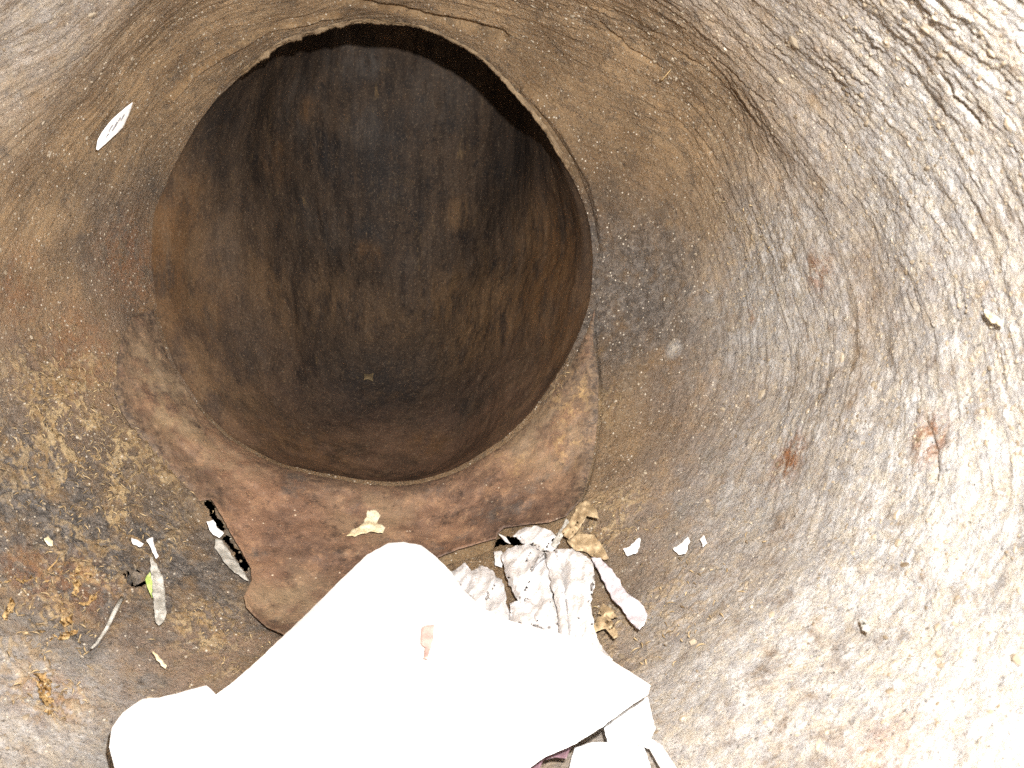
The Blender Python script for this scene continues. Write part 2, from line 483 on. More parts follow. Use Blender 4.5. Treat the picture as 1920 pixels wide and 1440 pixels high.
def build_wall():
    nt, ns = 1800, 600
    th = np.linspace(0, 2 * np.pi, nt, endpoint=False)
    u = np.linspace(0, 1, ns)
    s = np.where(u < .93, u / .93 * .80, .80 + (u - .93) / .07 * (SLEN[-1] - .80))      # dense where it is seen
    T, S = np.meshgrid(th, s, indexing='ij')
    P = funnel(T, S)
    N = grid_normals(P)
    p = P.reshape(-1, 3); n = N.reshape(-1, 3); t = T.ravel(); ss = S.ravel()
    d = lumps(p)
    # stretched coordinates that follow the rings (the grain)
    warp = 0.045 * perlin(p * 6)
    L = ss + warp + 0.15 * np.sin(t - .3)
    grain = np.stack([np.cos(t) * 3.0, np.sin(t) * 3.0, L * 55], -1)
    upr = sstep(-.75, .15, np.sin(t) + .25 * np.cos(t))                # arch: strongly grained
    up_right = np.exp(-((np.angle(np.exp(1j * (t - math.radians(30)))) / 1.0) ** 2))
    rough_r = np.exp(-((np.angle(np.exp(1j * (t - math.radians(-5)))) / 1.1) ** 2))
    g = fbm(grain * np.array([1.6, 1.6, 1.5]), 4, .6)
    inner = sstep(0.0, .10, ss)
    floor_in = np.exp(-((np.angle(np.exp(1j * (t - math.radians(-95)))) / .9) ** 4)) * (1 - sstep(.16, .30, ss))
    calm = 1 - .75 * floor_in
    lowl = np.exp(-((np.angle(np.exp(1j * (t - math.radians(214)))) / .55) ** 4)) * sstep(.12, .3, ss)
    strong = np.maximum(np.maximum(up_right, .8 * rough_r), 1.3 * lowl)
    d += (0.0009 * upr + 0.0003) * g * (0.35 + .65 * inner) * calm
    # thin splits along the grain, broken up along their length
    q = fbm(np.stack([np.cos(t) * 8, np.sin(t) * 8, L * 55], -1) + 9, 3, .6)
    brk = sstep(.0, .35, fbm(np.stack([np.cos(t) * 7, np.sin(t) * 7, L * 11], -1) + 21, 2))
    d -= .0016 * np.exp(-(q / .08) ** 2) * brk * (0.10 + .90 * up_right) * (.2 + .8 * inner) * calm
    d += .0006 * np.tanh(q * 3.5) * brk * (0.15 + .85 * up_right) * inner * calm
    # lumpy and gritty relief
    m = fbm(p * 48, 3, .6)
    d += .0005 * m * (0.35 + .65 * strong) * (0.4 + .6 * inner) * calm
    gp = p + .0045 * (t * 0)[:, None]
    k = fbm(np.concatenate([p * 150, ], -1), 3, .75)
    d += .0008 * np.maximum(k, -.3) * (0.22 + .78 * strong) * (.4 + .6 * calm)
    k2 = perlin(p * 420)
    d += .0006 * k2 * (0.2 + .8 * strong)
    base = p + n * d[:, None]
    TANB = [(150, 800, .09, 1), (200, 940, .07, 1), (260, 900, .05, .8), (150, 1090, .04, .9), (110, 1170, .04, .8), (90, 1300, .03, .9), (390, 1180, .04, .8),
            (60, 1190, .05, .6), (1250, 1150, .08, .45), (1150, 980, .05, .6), (1080, 760, .05, .5), (480, 1250, .04, .5), (1400, 450, .07, .3), (60, 880, .05, .6), (300, 1000, .03, .6)]
    tan = blob(base, TANB)
    wp = base + .006 * np.stack([perlin(base * 60), perlin(base * 60 + 7), perlin(base * 60 + 13)], -1)
    fb = 1 - np.abs(fbm(wp * np.array([75., 75., 40.]), 3, .6)) * 1.7
    fb = np.clip(fb, 0, 1) ** 3 * sstep(-.35, .25, fbm(base * 22 + 31, 2))
    d += .0060 * fb * tan
    pits = sstep(.25, .6, fbm(base * 34 + 3, 3, .6)) * np.exp(-((np.angle(np.exp(1j * (t - math.radians(212)))) / .5) ** 4))
    d -= .0030 * pits
    for L3, w, h in FEAT3:
        dist = poly_dist(base, L3)
        d += h * np.exp(-(dist / w) ** 2)
    hd = np.linalg.norm(base - HOLE, axis=1)
    d -= .018 * np.exp(-(hd / .006) ** 4); d += .003 * np.exp(-((hd - .010) / .004) ** 2)
    # inward is positive height: normals must point at the axis
    V = p + n * d[:, None]
    i = np.arange(nt)[:, None]; j = np.arange(ns - 1)[None, :]; i2 = (i + 1) % nt
    Q = np.stack(np.broadcast_arrays(i * ns + j, i2 * ns + j, i2 * ns + j + 1, i * ns + j + 1), -1).reshape(-1, 4)
    open_ = np.zeros(len(V), bool)
    for pl, w in (([(390, 942), (400, 964), (414, 992)], .0028), ([(424, 1010), (442, 1034), (462, 1066)], .0026), ([(934, 1018), (955, 1014), (984, 1014)], .0038)):
        open_ |= poly_dist(base, pts3(pl)) < w * np.clip(.85 + 1.3 * fbm(base * 110, 2), .15, 1.5)
    open_ |= hd < .0052 * (1 + 1.2 * fbm(base * 150, 2))
    Q = Q[~open_[Q].any(1)]
    me = make_mesh('wall', V, quads=Q)
    attr(me, 'gw', .22 + .78 * sstep(-.25, .45, np.sin(t)))
    pale = blob(V, [(1750, 950, .20, 1), (1900, 700, .16, .9), (1500, 1250, .16, .9), (1850, 1350, .2, 1), (1500, 560, .13, .75),
                    (1880, 60, .15, .9), (1600, 250, .12, .6), (1350, 1150, .10, .7), (40, 1340, .09, .75), (30, 20, .12, .55), (1264, 655, .010, .9), (1380, 560, .06, .4), (1750, 300, .14, .9), (1500, 880, .14, .7), (1250, 1330, .08, .4), (1480, 60, .12, .5), (1560, 640, .05, .8)])
    rust = blob(V, [(1480, 862, .023, 1.4), (1742, 820, .018, 1.2), (240, 490, .05, .7), (1530, 510, .02, .9), (1000, 480, .05, .4), (30, 540, .04, .6),
                    (150, 660, .05, .6), (1410, 590, .008, .9), (60, 1080, .03, .7), (150, 1100, .035, .7), (1640, 1420, .03, .6), (90, 1300, .03, .6)])
    soot = blob(V, [(60, 980, .16, 1), (300, 1080, .13, 1), (250, 1000, .08, 1), (120, 1080, .1, .8), (60, 1200, .1, .8), (1350, 650, .12, .7), (1200, 560, .10, .8), (450, 1150, .06, .9), (1350, 950, .14, .8),
                    (1450, 1250, .12, .7), (1700, 1150, .2, .7), (200, 1360, .10, .9), (200, 1230, .08, 1), (380, 1130, .06, 1), (120, 1180, .08, .8), (1100, 500, .06, .8), (200, 450, .08, .4), (1700, 500, .12, .4)])
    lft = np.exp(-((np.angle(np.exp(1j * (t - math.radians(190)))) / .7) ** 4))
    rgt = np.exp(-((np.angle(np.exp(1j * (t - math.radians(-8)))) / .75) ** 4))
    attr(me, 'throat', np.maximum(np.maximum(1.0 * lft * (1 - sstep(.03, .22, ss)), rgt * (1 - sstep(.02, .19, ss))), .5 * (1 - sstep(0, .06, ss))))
    attr(me, 'fawn', blob(V, [(340, 1250, .06, .8), (430, 1230, .06, 1), (240, 1310, .05, .6), (90, 1330, .05, .5), (300, 740, .06, .8), (1300, 950, .12, .5), (100, 700, .08, .5), (500, 1220, .05, .8), (220, 680, .06, .6), (180, 600, .05, .4), (1350, 1150, .14, .6), (1300, 780, .08, .4), (1450, 1050, .12, .4), (1330, 1330, .10, .5), (1700, 620, .07, .5), (1600, 560, .06, .4), (1800, 500, .08, .4)]))
    attr(me, 'pale', pale); attr(me, 'rust', rust); attr(me, 'tan', tan); attr(me, 'fib', fb); attr(me, 'soot', soot)
    vattr(me, 'grain', grain)
    o = link('wall', me, WALL, trunk)
    return V.reshape(nt, ns, 3), N, th, s, tan.reshape(nt, ns)
WV, WN, WTH, WS, WTAN = build_wall()

def build_chamber():
    nt, nf = 660, 190
    th = np.linspace(0, 2 * np.pi, nt, endpoint=False)
    f = np.linspace(0, 1, nf)
    T, F = np.meshgrid(th, f, indexing='ij')
    P = chamber(T, F); N = grid_normals(P)
    p = P.reshape(-1, 3)
    fade = sstep(0, .12, F.ravel()) * (1 - .8 * sstep(.95, 1.0, F.ravel()))
    d = .010 * fbm(p * 5 + 3, 2) + .0012 * fbm(p * np.array([45, 25, 7]), 3) + .0008 * fbm(p * 60, 3) + .0004 * perlin(p * 220)
    p = p - N.reshape(-1, 3) * (d * fade)[:, None]
    # meet the wall's own throat ring
    ring = WV[:, 0]
    ti = np.linspace(0, len(ring), nt, endpoint=False).astype(int)
    PP = p.reshape(nt, nf, 3)
    w = (1 - sstep(0, .05, f))[None, :, None]
    PP = PP + w * (ring[ti][:, None] - PP[:, :1])
    i = np.arange(nt)[:, None]; j = np.arange(nf - 1)[None, :]; i2 = (i + 1) % nt
    Q = np.stack(np.broadcast_arrays(i * nf + j, i * nf + j + 1, i2 * nf + j + 1, i2 * nf + j), -1).reshape(-1, 4)
    me = make_mesh('chamber_wall', PP.reshape(-1, 3), quads=Q)
    ta = T.ravel()
    side = np.maximum(np.exp(-((np.angle(np.exp(1j * (ta - math.radians(195)))) / .75) ** 4)), np.exp(-((np.angle(np.exp(1j * (ta - math.radians(-25)))) / .7) ** 4)))
    attr(me, 'rim', side * (1 - sstep(.0, .34, F.ravel())))
    attr(me, 'foot', np.exp(-((np.angle(np.exp(1j * (T.ravel() - math.radians(-80)))) / 1.0) ** 2)) * (1 - sstep(.0, .6, F.ravel())))
    Pc = PP.reshape(-1, 3)
    attr(me, 'rust', blob(Pc, [(1040, 500, .09, 1), (270, 480, .09, 1), (330, 400, .05, .8), (690, 475, .02, .9), (575, 205, .02, .8), (1060, 610, .06, .9), (800, 830, .03, .7), (380, 560, .05, .5), (520, 300, .03, .7), (560, 840, .08, .5)]))
    attr(me, 'warm', blob(Pc, [(920, 600, .10, 1), (840, 560, .05, .8), (470, 560, .08, .8), (860, 400, .025, 1), (1000, 440, .06, .6), (700, 640, .08, .5), (620, 560, .05, .6), (420, 520, .06, .6)]))
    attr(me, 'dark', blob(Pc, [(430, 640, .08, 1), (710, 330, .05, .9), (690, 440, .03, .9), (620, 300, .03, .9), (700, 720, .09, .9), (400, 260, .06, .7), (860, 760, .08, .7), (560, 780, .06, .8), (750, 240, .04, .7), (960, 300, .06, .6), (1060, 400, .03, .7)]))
    attr(me, 'grey', blob(Pc, [(690, 120, .025, 1), (640, 110, .04, .7), (400, 470, .05, .8), (560, 200, .05, .6), (690, 240, .04, .7), (820, 180, .06, .5), (600, 420, .05, .5)]))
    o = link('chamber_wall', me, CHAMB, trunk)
    o['label'] = 'dark streaked back wall beyond the round opening'
build_chamber()

def build_bark():
    nt, ns = 220, 60
    th = np.linspace(0, 2 * np.pi, nt, endpoint=False)
    y = np.linspace(-.35, 1.5, ns)
    T, Y = np.meshgrid(th, y, indexing='ij')
    r = .58 + .02 * np.sin(T * 3)
    P = np.stack([-.12 + r * np.cos(T), Y, .05 + .12 * np.clip(Y, 0, 2) + (r + .02) * np.sin(T)], -1)
    p = P.reshape(-1, 3)
    rad = np.stack([np.cos(T), 0 * T, np.sin(T)], -1).reshape(-1, 3)
    p = p + rad * (.03 * fbm(p * np.array([9, 2.5, 9]), 4))[:, None]
    P = p.reshape(nt, ns, 3)
    # mouth annulus joins the bark to the inner wall
    ring = WV[:, -1][np.linspace(0, len(WTH), nt, endpoint=False).astype(int)]
    V = np.concatenate([P.reshape(-1, 3), ring, [[-.12, 1.5, .23]]])
    i = np.arange(nt); i2 = (i + 1) % nt
    polys = []
    for a, b in zip(i.tolist(), i2.tolist()):
        for j in range(ns - 1):
            polys.append((a * ns + j, b * ns + j, b * ns + j + 1, a * ns + j + 1))
        polys.append((nt * ns + a, nt * ns + b, b * ns, a * ns))
        polys.append((a * ns + ns - 1, b * ns + ns - 1, nt * ns + nt))
    link('bark', make_mesh('bark', V, polys=polys), BARK, trunk)
build_bark()

# ------------------------------------------------------------------ sheets that lie on the walls
def inside(P, poly):
    x, y = P[:, 0], P[:, 1]; c = np.zeros(len(P), bool)
    n = len(poly)
    for i in range(n):
        x0, y0 = poly[i]; x1, y1 = poly[(i + 1) % n]
        cond = ((y0 > y) != (y1 > y)) & (x < (x1 - x0) * (y - y0) / (y1 - y0 + 1e-12) + x0)
        c ^= cond
    return c

def densify(poly, step, jag=0.0, closed=True):
    out = []
    n = len(poly)
    for i in range(n if closed else n - 1):
        a = np.array(poly[i], float); b = np.array(poly[(i + 1) % n], float)
        k = max(1, int(np.linalg.norm(b - a) / step))
        for q in range(k):
            out.append(a + (b - a) * q / k)
    out = np.array(out)
    if jag:
        out = out + jag * np.stack([perlin(np.c_[out * .11, np.zeros(len(out))]), perlin(np.c_[out * .11, np.full(len(out), 7.)])], -1)
    return out

def sheet(name, outline, mat, step=6, lift=.006, relief=None, thick=.0012, jag=1.5, parent=None, attrs=None, smooth_pts=None):
    """a thin sheet resting on the wall: outline in photo pixels is dropped onto the wall, lifted and given relief and thickness"""
    ol = densify(outline, step, jag)
    lo, hi = ol.min(0), ol.max(0)
    gx, gy = np.meshgrid(np.arange(lo[0], hi[0], step), np.arange(lo[1], hi[1], step))
    G = np.stack([gx.ravel(), gy.ravel()], -1)
    G = G + RNG.uniform(-.25, .25, G.shape) * step
    G = G[inside(G, ol)]
    # keep inner points off the outline
    dmin = np.full(len(G), 1e9)
    for q in ol: np.minimum(dmin, ((G - q) ** 2).sum(1), out=dmin)
    G = G[dmin > (0.45 * step) ** 2]
    pts = [Vector(q) for q in ol] + [Vector(q) for q in G]
    n = len(ol)
    r = delaunay_2d_cdt(pts, [], [list(range(n))], 1, 1e-4)
    v2 = np.array([tuple(v) for v in r[0]])
    faces = [tuple(f) for f in r[2]]
    A = np.zeros((len(v2), 3)); NN = np.zeros((len(v2), 3))
    for i, (x, y) in enumerate(v2):
        a, b = hit(x, y); A[i] = a; NN[i] = b
    # distance of each vertex to the edge, for curls
    edge = np.full(len(v2), 1e9)
    for q in ol: np.minimum(edge, np.hypot(v2[:, 0] - q[0], v2[:, 1] - q[1]), out=edge)
    h = lift + (relief(v2, edge, A) if relief else 0)
    D = A / np.linalg.norm(A, axis=1)[:, None]
    cosv = np.maximum(-(D * NN).sum(1), .35)
    fac = 1 / cosv
    E = np.array([e for f in faces for e in zip(f, f[1:] + f[:1])])
    for _ in range(14):                              # even out the slope factor so the sheet stays smooth
        sm = fac.copy(); ct = np.ones(len(fac))
        np.add.at(sm, E[:, 0], fac[E[:, 1]]); np.add.at(ct, E[:, 0], 1)
        np.add.at(sm, E[:, 1], fac[E[:, 0]]); np.add.at(ct, E[:, 1], 1)
        fac = sm / ct
    P = A - D * (np.broadcast_to(np.asarray(h), (len(v2),)) * fac)[:, None]
    c = P.mean(0)
    nv = len(P)
    back = P + D * thick
    V = np.concatenate([P, back]) - (c if parent is None else 0)
    # orient to the camera
    F = []
    for f in faces:
        a, b, d = (P[f[0]], P[f[1]], P[f[2]])
        if np.dot(np.cross(b - a, d - a), NN[f[0]]) < 0: f = f[::-1]
        F.append(f)
    cnt = {}
    for f in F:
        for a, b in zip(f, f[1:] + f[:1]): cnt[(a, b)] = 1
    polys = list(F) + [tuple(nv + x for x in f[::-1]) for f in F]
    for (a, b) in cnt:
        if (b, a) not in cnt: polys.append((b, a, nv + a, nv + b))
    me = make_mesh(name, V, polys=polys)
    if attrs:
        for k, fn in attrs.items(): x = fn(P, v2, edge); attr(me, k, np.concatenate([x, x]))
    o = link(name, me, mat, parent)
    if parent is None: o.location = c
    return o

def crumple(amp, freq, seed=0, sharp=True):
    def f(v2, edge, A):
        q = np.c_[v2 * freq, np.full(len(v2), seed * 3.7)]
        a = perlin(q); b = perlin(q * 2.1 + 5); c = perlin(q * 4.3 + 11)
        if sharp: a, b, c = (.5 - np.abs(a)), (.5 - np.abs(b)), (.5 - np.abs(c))
        return amp * (a + .55 * b + .3 * c)
    return f

# the reddish inner layer between the seam and the cracks
SEAM = [(262, 560), (285, 605), (312, 645), (345, 692), (385, 745), (430, 785), (470, 815), (500, 842), (540, 872), (585, 893), (640, 902),
        (700, 893), (790, 868), (860, 838), (930, 790), (1000, 735), (1050, 680), (1085, 625), (1100, 590)]
def pixel(P): return (960 + FPX * P[0] / P[1], 720 - FPX * P[2] / P[1])
_a = np.radians(np.linspace(194, 346, 60))
_T, _S = np.meshgrid(_a, np.array([.012, .014, .016]), indexing='ij')
_rim = funnel(_T, _S)
_rim = (_rim + grid_normals(_rim, False) * lumps(_rim.reshape(-1, 3)).reshape(60, 3, 1))[:, 1]
SEAM = [pixel(q) for q in _rim]
LIN = SEAM + [(1112, 640), (1122, 700), (1122, 780), (1112, 860), (1092, 935), (1062, 968), (1030, 980), (985, 984), (945, 990), (934, 1000),
              (930, 1010), (900, 1018), (860, 1030), (820, 1046), (800, 1090), (740, 1130), (640, 1190), (560, 1205), (528, 1188), (500, 1176), (478, 1156), (462, 1140),
              (457, 1118), (472, 1088), (470, 1066), (452, 1032), (434, 1002), (416, 968), (396, 936), (372, 940), (330, 896), (290, 852), (250, 806), (226, 770), (214, 730), (216, 690), (228, 640), (246, 595)]
GAP = pts3([(350, 700), (390, 752), (430, 790), (475, 822)])
def lin_relief(v2, edge, A):
    low = sstep(900, 950, v2[:, 1]) * sstep(330, 420, v2[:, 0])
    e = np.exp(-(edge / 9.0) ** 2)
    r = (.0022 * fbm(A * 24, 3) + .0012 * fbm(A * 90, 2)) * (1 - .8 * e)
    r += e * low * .004 - e * (1 - low) * .0028
    r += .008 * np.exp(-(poly_dist(A, GAP) / .011) ** 2)
    return r
o = sheet('inner_layer', LIN, LINING, 5, .0036, lin_relief, .0016, 0.8, trunk,
          {'tan': lambda P, v2, e: blob(P, [(1085, 740, .035, .9), (1080, 830, .03, .7), (960, 870, .03, .4), (330, 770, .05, .2)]),
           'skirt': lambda P, v2, e: np.exp(-(e / 34.) ** 2) * sstep(1010, 930, v2[:, 1]) * (.4 + .6 * np.maximum(sstep(420, 300, v2[:, 0]), sstep(1000, 1090, v2[:, 0]))),
           'fawn': lambda P, v2, e: blob(P, [(330, 760, .06, 1), (410, 850, .05, .7), (700, 970, .05, .5), (540, 1150, .06, .7), (1030, 790, .07, .7), (280, 700, .05, .9)])})
o['label'] = 'reddish brown layer below the round opening'

# lip of the opening
def build_lip(name, a0, a1, s0, over, liftv, seed, mat):
    n, m = 420, 12
    th = np.radians(np.linspace(a0, a1, n))
    rows = []
    taper = np.clip(np.minimum(np.arange(n), np.arange(n)[::-1]) / 130.0, 0, 1)
    jag = over * (.55 + .9 * fbm(np.c_[np.cos(th) * 9, np.sin(th) * 9, np.full(n, seed)], 5, .6)) * taper
    C = np.array([RINGS[0][1], 1.0, RINGS[0][2]])
    top = []
    for k in range(m):
        q = k / (m - 1)
        s = s0 * (1 - q)
        T2, S2 = np.meshgrid(th, [s, s + .002, s + .004], indexing='ij')
        F = funnel(T2, S2); F = F + grid_normals(F, False) * (lumps(F.reshape(-1, 3)).reshape(n, 3, 1) + .0005)
        P = F[:, 0]
        N = C - P; N[:, 1] = -.12; N /= np.linalg.norm(N, axis=1)[:, None]
        lf = liftv * np.sin(np.pi * min(1, q + .12)) ** .6 * taper + (jag * q ** 3) + .0012 * fbm(P * 120 + seed, 3)
        P = P + N * lf[:, None]; P[:, 1] -= .006 * taper * q
        top.append(P)
    top = np.array(top)
    bot = top.copy(); bot[:, :, 1] += .006 
    V = np.concatenate([top.reshape(-1, 3), bot.reshape(-1, 3)])
    polys = []
    for k in range(m - 1):
        for i in range(n - 1):
            a = k * n + i
            polys.append((a, a + 1, a + n + 1, a + n)); b = a + m * n
            polys.append((b, b + n, b + n + 1, b + 1))
    for i in range(n - 1):
        a = (m - 1) * n + i; polys.append((a, a + 1, a + 1 + m * n, a + m * n))
    return link(name, make_mesh(name, V, polys=polys), mat, trunk)
build_lip('peeling_lip', 84, 128, .024, .0060, .0012, 3, LIPM)
build_lip('peeling_lip', 20, 92, .016, .0010, .0010, 9, LIPM)

# crumbs and grit stuck to the walls (joined: nobody could count them)
def build_crumbs():
    nt, ns, _ = WV.shape
    def pick(n, fn):
        i = RNG.integers(0, nt, n * 6); j = (ns * RNG.uniform(0.02, .93, n * 6) ** .8).astype(int)
        w = fn(WTH[i]); k = RNG.uniform(0, 1, n * 6) < w
        return i[k][:n], j[k][:n]
    ang = lambda t, d, w: np.exp(-((np.angle(np.exp(1j * (t - math.radians(d)))) / w) ** 2))
    i, j = pick(13000, lambda t: .10 + .9 * ang(t, 35, .8) + .35 * ang(t, -30, .6) + .25 * ang(t, 140, .5) + .35 * ang(t, 212, .45))
    C = WV[i, j]; N = WN[i, j]
    keep = np.linalg.norm(C, axis=1) > .1
    C, N = C[keep], N[keep]; n = len(C)
    # clump
    dens = fbm(C * 18, 3) - .55 * (C[:, 1] > .88); k = dens + RNG.uniform(-.45, .45, n) > -.05
    C, N = C[k], N[k]; n = len(C)
    size = .0006 * np.exp(RNG.normal(0, .5, n)) + .0003
    big = RNG.uniform(0, 1, n) < .02; size[big] *= 1.9
    t = 1.618
    ico = np.array([[-1, t, 0], [1, t, 0], [-1, -t, 0], [1, -t, 0], [0, -1, t], [0, 1, t], [0, -1, -t], [0, 1, -t], [t, 0, -1], [t, 0, 1], [-t, 0, -1], [-t, 0, 1]]) / 1.9
    fa = np.array([[0, 11, 5], [0, 5, 1], [0, 1, 7], [0, 7, 10], [0, 10, 11], [1, 5, 9], [5, 11, 4], [11, 10, 2], [10, 7, 6], [7, 1, 8], [3, 9, 4], [3, 4, 2], [3, 2, 6], [3, 6, 8], [3, 8, 9], [4, 9, 5], [2, 4, 11], [6, 2, 10], [8, 6, 7], [9, 8, 1]])
    X = np.cross(N, RNG.normal(size=(n, 3))); X /= np.linalg.norm(X, axis=1)[:, None]
    Y = np.cross(N, X)
    sc = size[:, None] * np.stack([RNG.uniform(.8, 1.9, n), RNG.uniform(.7, 1.2, n), RNG.uniform(.45, .8, n)], -1)
    loc = ico[None] * (1 + RNG.uniform(-.25, .25, (n, 12, 1)))
    V = C[:, None] + loc[..., :1] * sc[:, None, :1] * X[:, None] + loc[..., 1:2] * sc[:, None, 1:2] * Y[:, None] + loc[..., 2:] * sc[:, None, 2:] * N[:, None]
    F = (fa[None] + 12 * np.arange(n)[:, None, None]).reshape(-1, 3)
    me = make_mesh('crumbs', V.reshape(-1, 3), tris=F, smooth=False)
    attr(me, 'tone', np.repeat(RNG.uniform(0, 1, n), 12))
    w = M('crumb_crust')
    c = w.mix(w.attr('tone'), (.13, .098, .064), (.33, .28, .21))
    m = w.done(c, .45, .6, w.bump(w.noise(500, 3), .4, .001))
    tag(link('crumbs', me, m, trunk), kind='stuff')
build_crumbs()

def build_strands():
    """short dry fibres lying on the flaky patches (joined: nobody could count them)"""
    nt, ns, _ = WV.shape
    i = RNG.integers(0, nt, 90000); j = RNG.integers(8, ns - 40, 90000)
    k = (RNG.uniform(0, 1, 90000) < WTAN[i, j] ** 1.5 * .30) & (WV[i, j][:, 1] > .3)
    i, j = i[k][:2600], j[k][:2600]
    C, N = WV[i, j], WN[i, j]; n = len(C)
    X = np.cross(N, RNG.normal(size=(n, 3)) * np.array([1, .4, 1]) + np.array([0, .6, 0])); X /= np.linalg.norm(X, axis=1)[:, None]
    Y = np.cross(N, X)
    ln = RNG.uniform(.002, .009, n); wd = RNG.uniform(.0003, .0009, n); cv = RNG.uniform(-.35, .35, n); hp = RNG.uniform(.0004, .0022, n)
    V = []; m = 5
    for q in range(m):
        u = q / (m - 1) - .5
        c = C + X * (ln * u)[:, None] + Y * (ln * cv * (u * u - .1) * 2)[:, None] + N * (.0006 + hp * (.25 - u * u) * 4)[:, None]
        w_ = wd * (1 - (2 * abs(u)) ** 2 * .8)
        V += [c + Y * w_[:, None], c + N * (w_ * .8)[:, None], c - Y * w_[:, None]]
    V = np.stack(V, 1)
    f = []
    for q in range(m - 1):
        a = q * 3
        f += [[a, a + 3, a + 4, a + 1], [a + 1, a + 4, a + 5, a + 2], [a + 2, a + 5, a + 3, a]]
    F = (np.array(f)[None] + 15 * np.arange(n)[:, None, None]).reshape(-1, 4)
    me = make_mesh('dry_fibres', V.reshape(-1, 3), quads=F)
    attr(me, 'tone', np.repeat(RNG.uniform(0, 1, n), 15))
    w = M('dry_fibre')
    c = w.mix(w.attr('tone'), (.12, .080, .038), (.46, .35, .20))
    tag(link('dry_fibres', me, w.done(c, .5, .5, w.bump(w.noise(400, 3), .4, .001)), trunk), kind='stuff')
build_strands()

# ------------------------------------------------------------------ paper and litter
# big white sheet
def flat_relief(amp, fr, seed, curl=0.0):
    def f(v2, edge, A):
        return amp * perlin(np.c_[v2 * fr, np.full(len(v2), seed)]) + curl * np.exp(-(edge / 22.) ** 2)
    return f
PAP = [(728, 1018), (757, 1016), (790, 1022), (818, 1044), (846, 1072), (868, 1105), (905, 1140), (960, 1165), (1040, 1185), (1100, 1200),
       (1150, 1240), (1220, 1285), (1214, 1302), (1172, 1330), (1130, 1362), (1080, 1394), (1020, 1420), (985, 1445), (960, 1500), (700, 1540), (480, 1500), (420, 1330),
       (405, 1303), (440, 1276), (482, 1240), (520, 1202), (545, 1180), (600, 1126), (640, 1086), (688, 1040)]
PAP = PAP[:PAP.index((480, 1500))] + [(250, 1520), (218, 1450), (205, 1400), (210, 1365), (230, 1336), (268, 1310), (300, 1308), (340, 1298), (388, 1285)] + PAP[PAP.index((405, 1303)):]
big = tag(sheet('paper_sheet', PAP, PAPER, 9, .028, flat_relief(.004, .006, 2), .0008, 1.2),
    'large white paper sheet with a pointed end reaching up onto the reddish layer', 'paper')
o = sheet('print_mark', [(790, 1176), (800, 1172), (806, 1172), (814, 1170), (812, 1200), (806, 1222), (802, 1236), (794, 1234), (797, 1214), (788, 1206)], PINK, 5, .0325, flat_relief(.004, .006, 2), .0003, 1.5)
loc = o.location.copy(); o.parent = big; o.matrix_parent_inverse = Matrix.Translation(-big.location); o.location = loc
o['label'] = 'faded pink streak'
PAP3 = [(1132, 1364), (1160, 1340), (1214, 1306), (1222, 1340), (1228, 1366), (1220, 1384), (1180, 1392), (1140, 1392)]
tag(sheet('paper_scrap', PAP3, PAPER, 6, .010, crumple(.004, .02, 3), .0006, 1.0),
    'small folded white paper corner poking out under the right point of the large sheet', 'paper scrap')
PAP4 = [(1078, 1402), (1110, 1392), (1180, 1392), (1208, 1402), (1220, 1440), (1226, 1500), (1050, 1500), (1066, 1450), (1072, 1420)]
tag(sheet('paper_scrap', PAP4, PAPER, 7, .016, flat_relief(.005, .02, 8, -.006), .0008, 1.0),
    'rounded white paper scrap at the bottom edge right of the large sheet', 'paper scrap')
RIB = [(1170, 1386), (1212, 1380), (1240, 1398), (1268, 1440), (1296, 1495), (1266, 1500), (1240, 1442), (1218, 1404), (1195, 1396)]
tag(sheet('paper_strip', RIB, PAPER, 6, .012, flat_relief(.003, .02, 4), .0007, .8),
    'narrow white paper strip curling down to the bottom edge beside the rounded scrap', 'paper strip')
MAR = [(970, 1450), (990, 1412), (1040, 1396), (1082, 1386), (1070, 1402), (1062, 1422), (1040, 1420), (1018, 1426), (1006, 1456)]  # dark strip painted in place of the shadow along the sheet's lower edge
tag(sheet('paper_edge_shadow', MAR, MAROON, 5, .014, None, .0006, .6),
    'dark maroon strip painted in for the shadow below the large white sheet at the bottom', 'painted shadow')

# crumpled tissue
loc0 = hit(1010, 1110)[0]
tis = empty('crumpled_tissue', loc0)
tag(tis, 'crumpled torn white tissue heaped against the right side of the large sheet', 'tissue')
def folds(amp, fx, fz, ang, seed):
    def f(v2, edge, A):
        ca, sa = math.cos(ang), math.sin(ang)
        x, y = v2[:, 0] * ca + v2[:, 1] * sa, -v2[:, 0] * sa + v2[:, 1] * ca
        w = 14 * perlin(np.c_[v2 * .012, np.full(len(v2), seed + .5)])
        a = .5 - np.abs(perlin(np.c_[(x + w) * fx, y * fz, np.full(len(v2), seed * 3.7)]))
        b = .5 - np.abs(perlin(np.c_[(x + w) * fx * 2.3, y * fz * 3, np.full(len(v2), seed * 1.7)]))
        return 1.2 * amp * (a + .5 * b - .5 * np.exp(-(edge / 6) ** 2)) + .0012 * np.abs(perlin(np.c_[v2 * .13, np.full(len(v2), seed)]))
    return f
def fold(ol, lift, amp, ang, seed, mat=TISSUE, jag=3.0):
    return sheet('tissue_fold', ol, mat, 3.5, lift, folds(amp, .035, .010, ang, seed), .0007, jag, tis)
fold([(840, 1072), (856, 1066), (872, 1054), (884, 1070), (905, 1060), (925, 1070), (932, 1082), (944, 1088), (950, 1130), (968, 1185), (1010, 1235), (950, 1250), (880, 1190), (850, 1130)], .006, .009, .3, 1)
fold([(940, 1040), (950, 1030), (966, 1024), (990, 1020), (1016, 1030), (1030, 1050), (1036, 1120), (1050, 1152), (1040, 1185), (1000, 1170), (972, 1130), (952, 1090)], .013, .010, .25, 2)
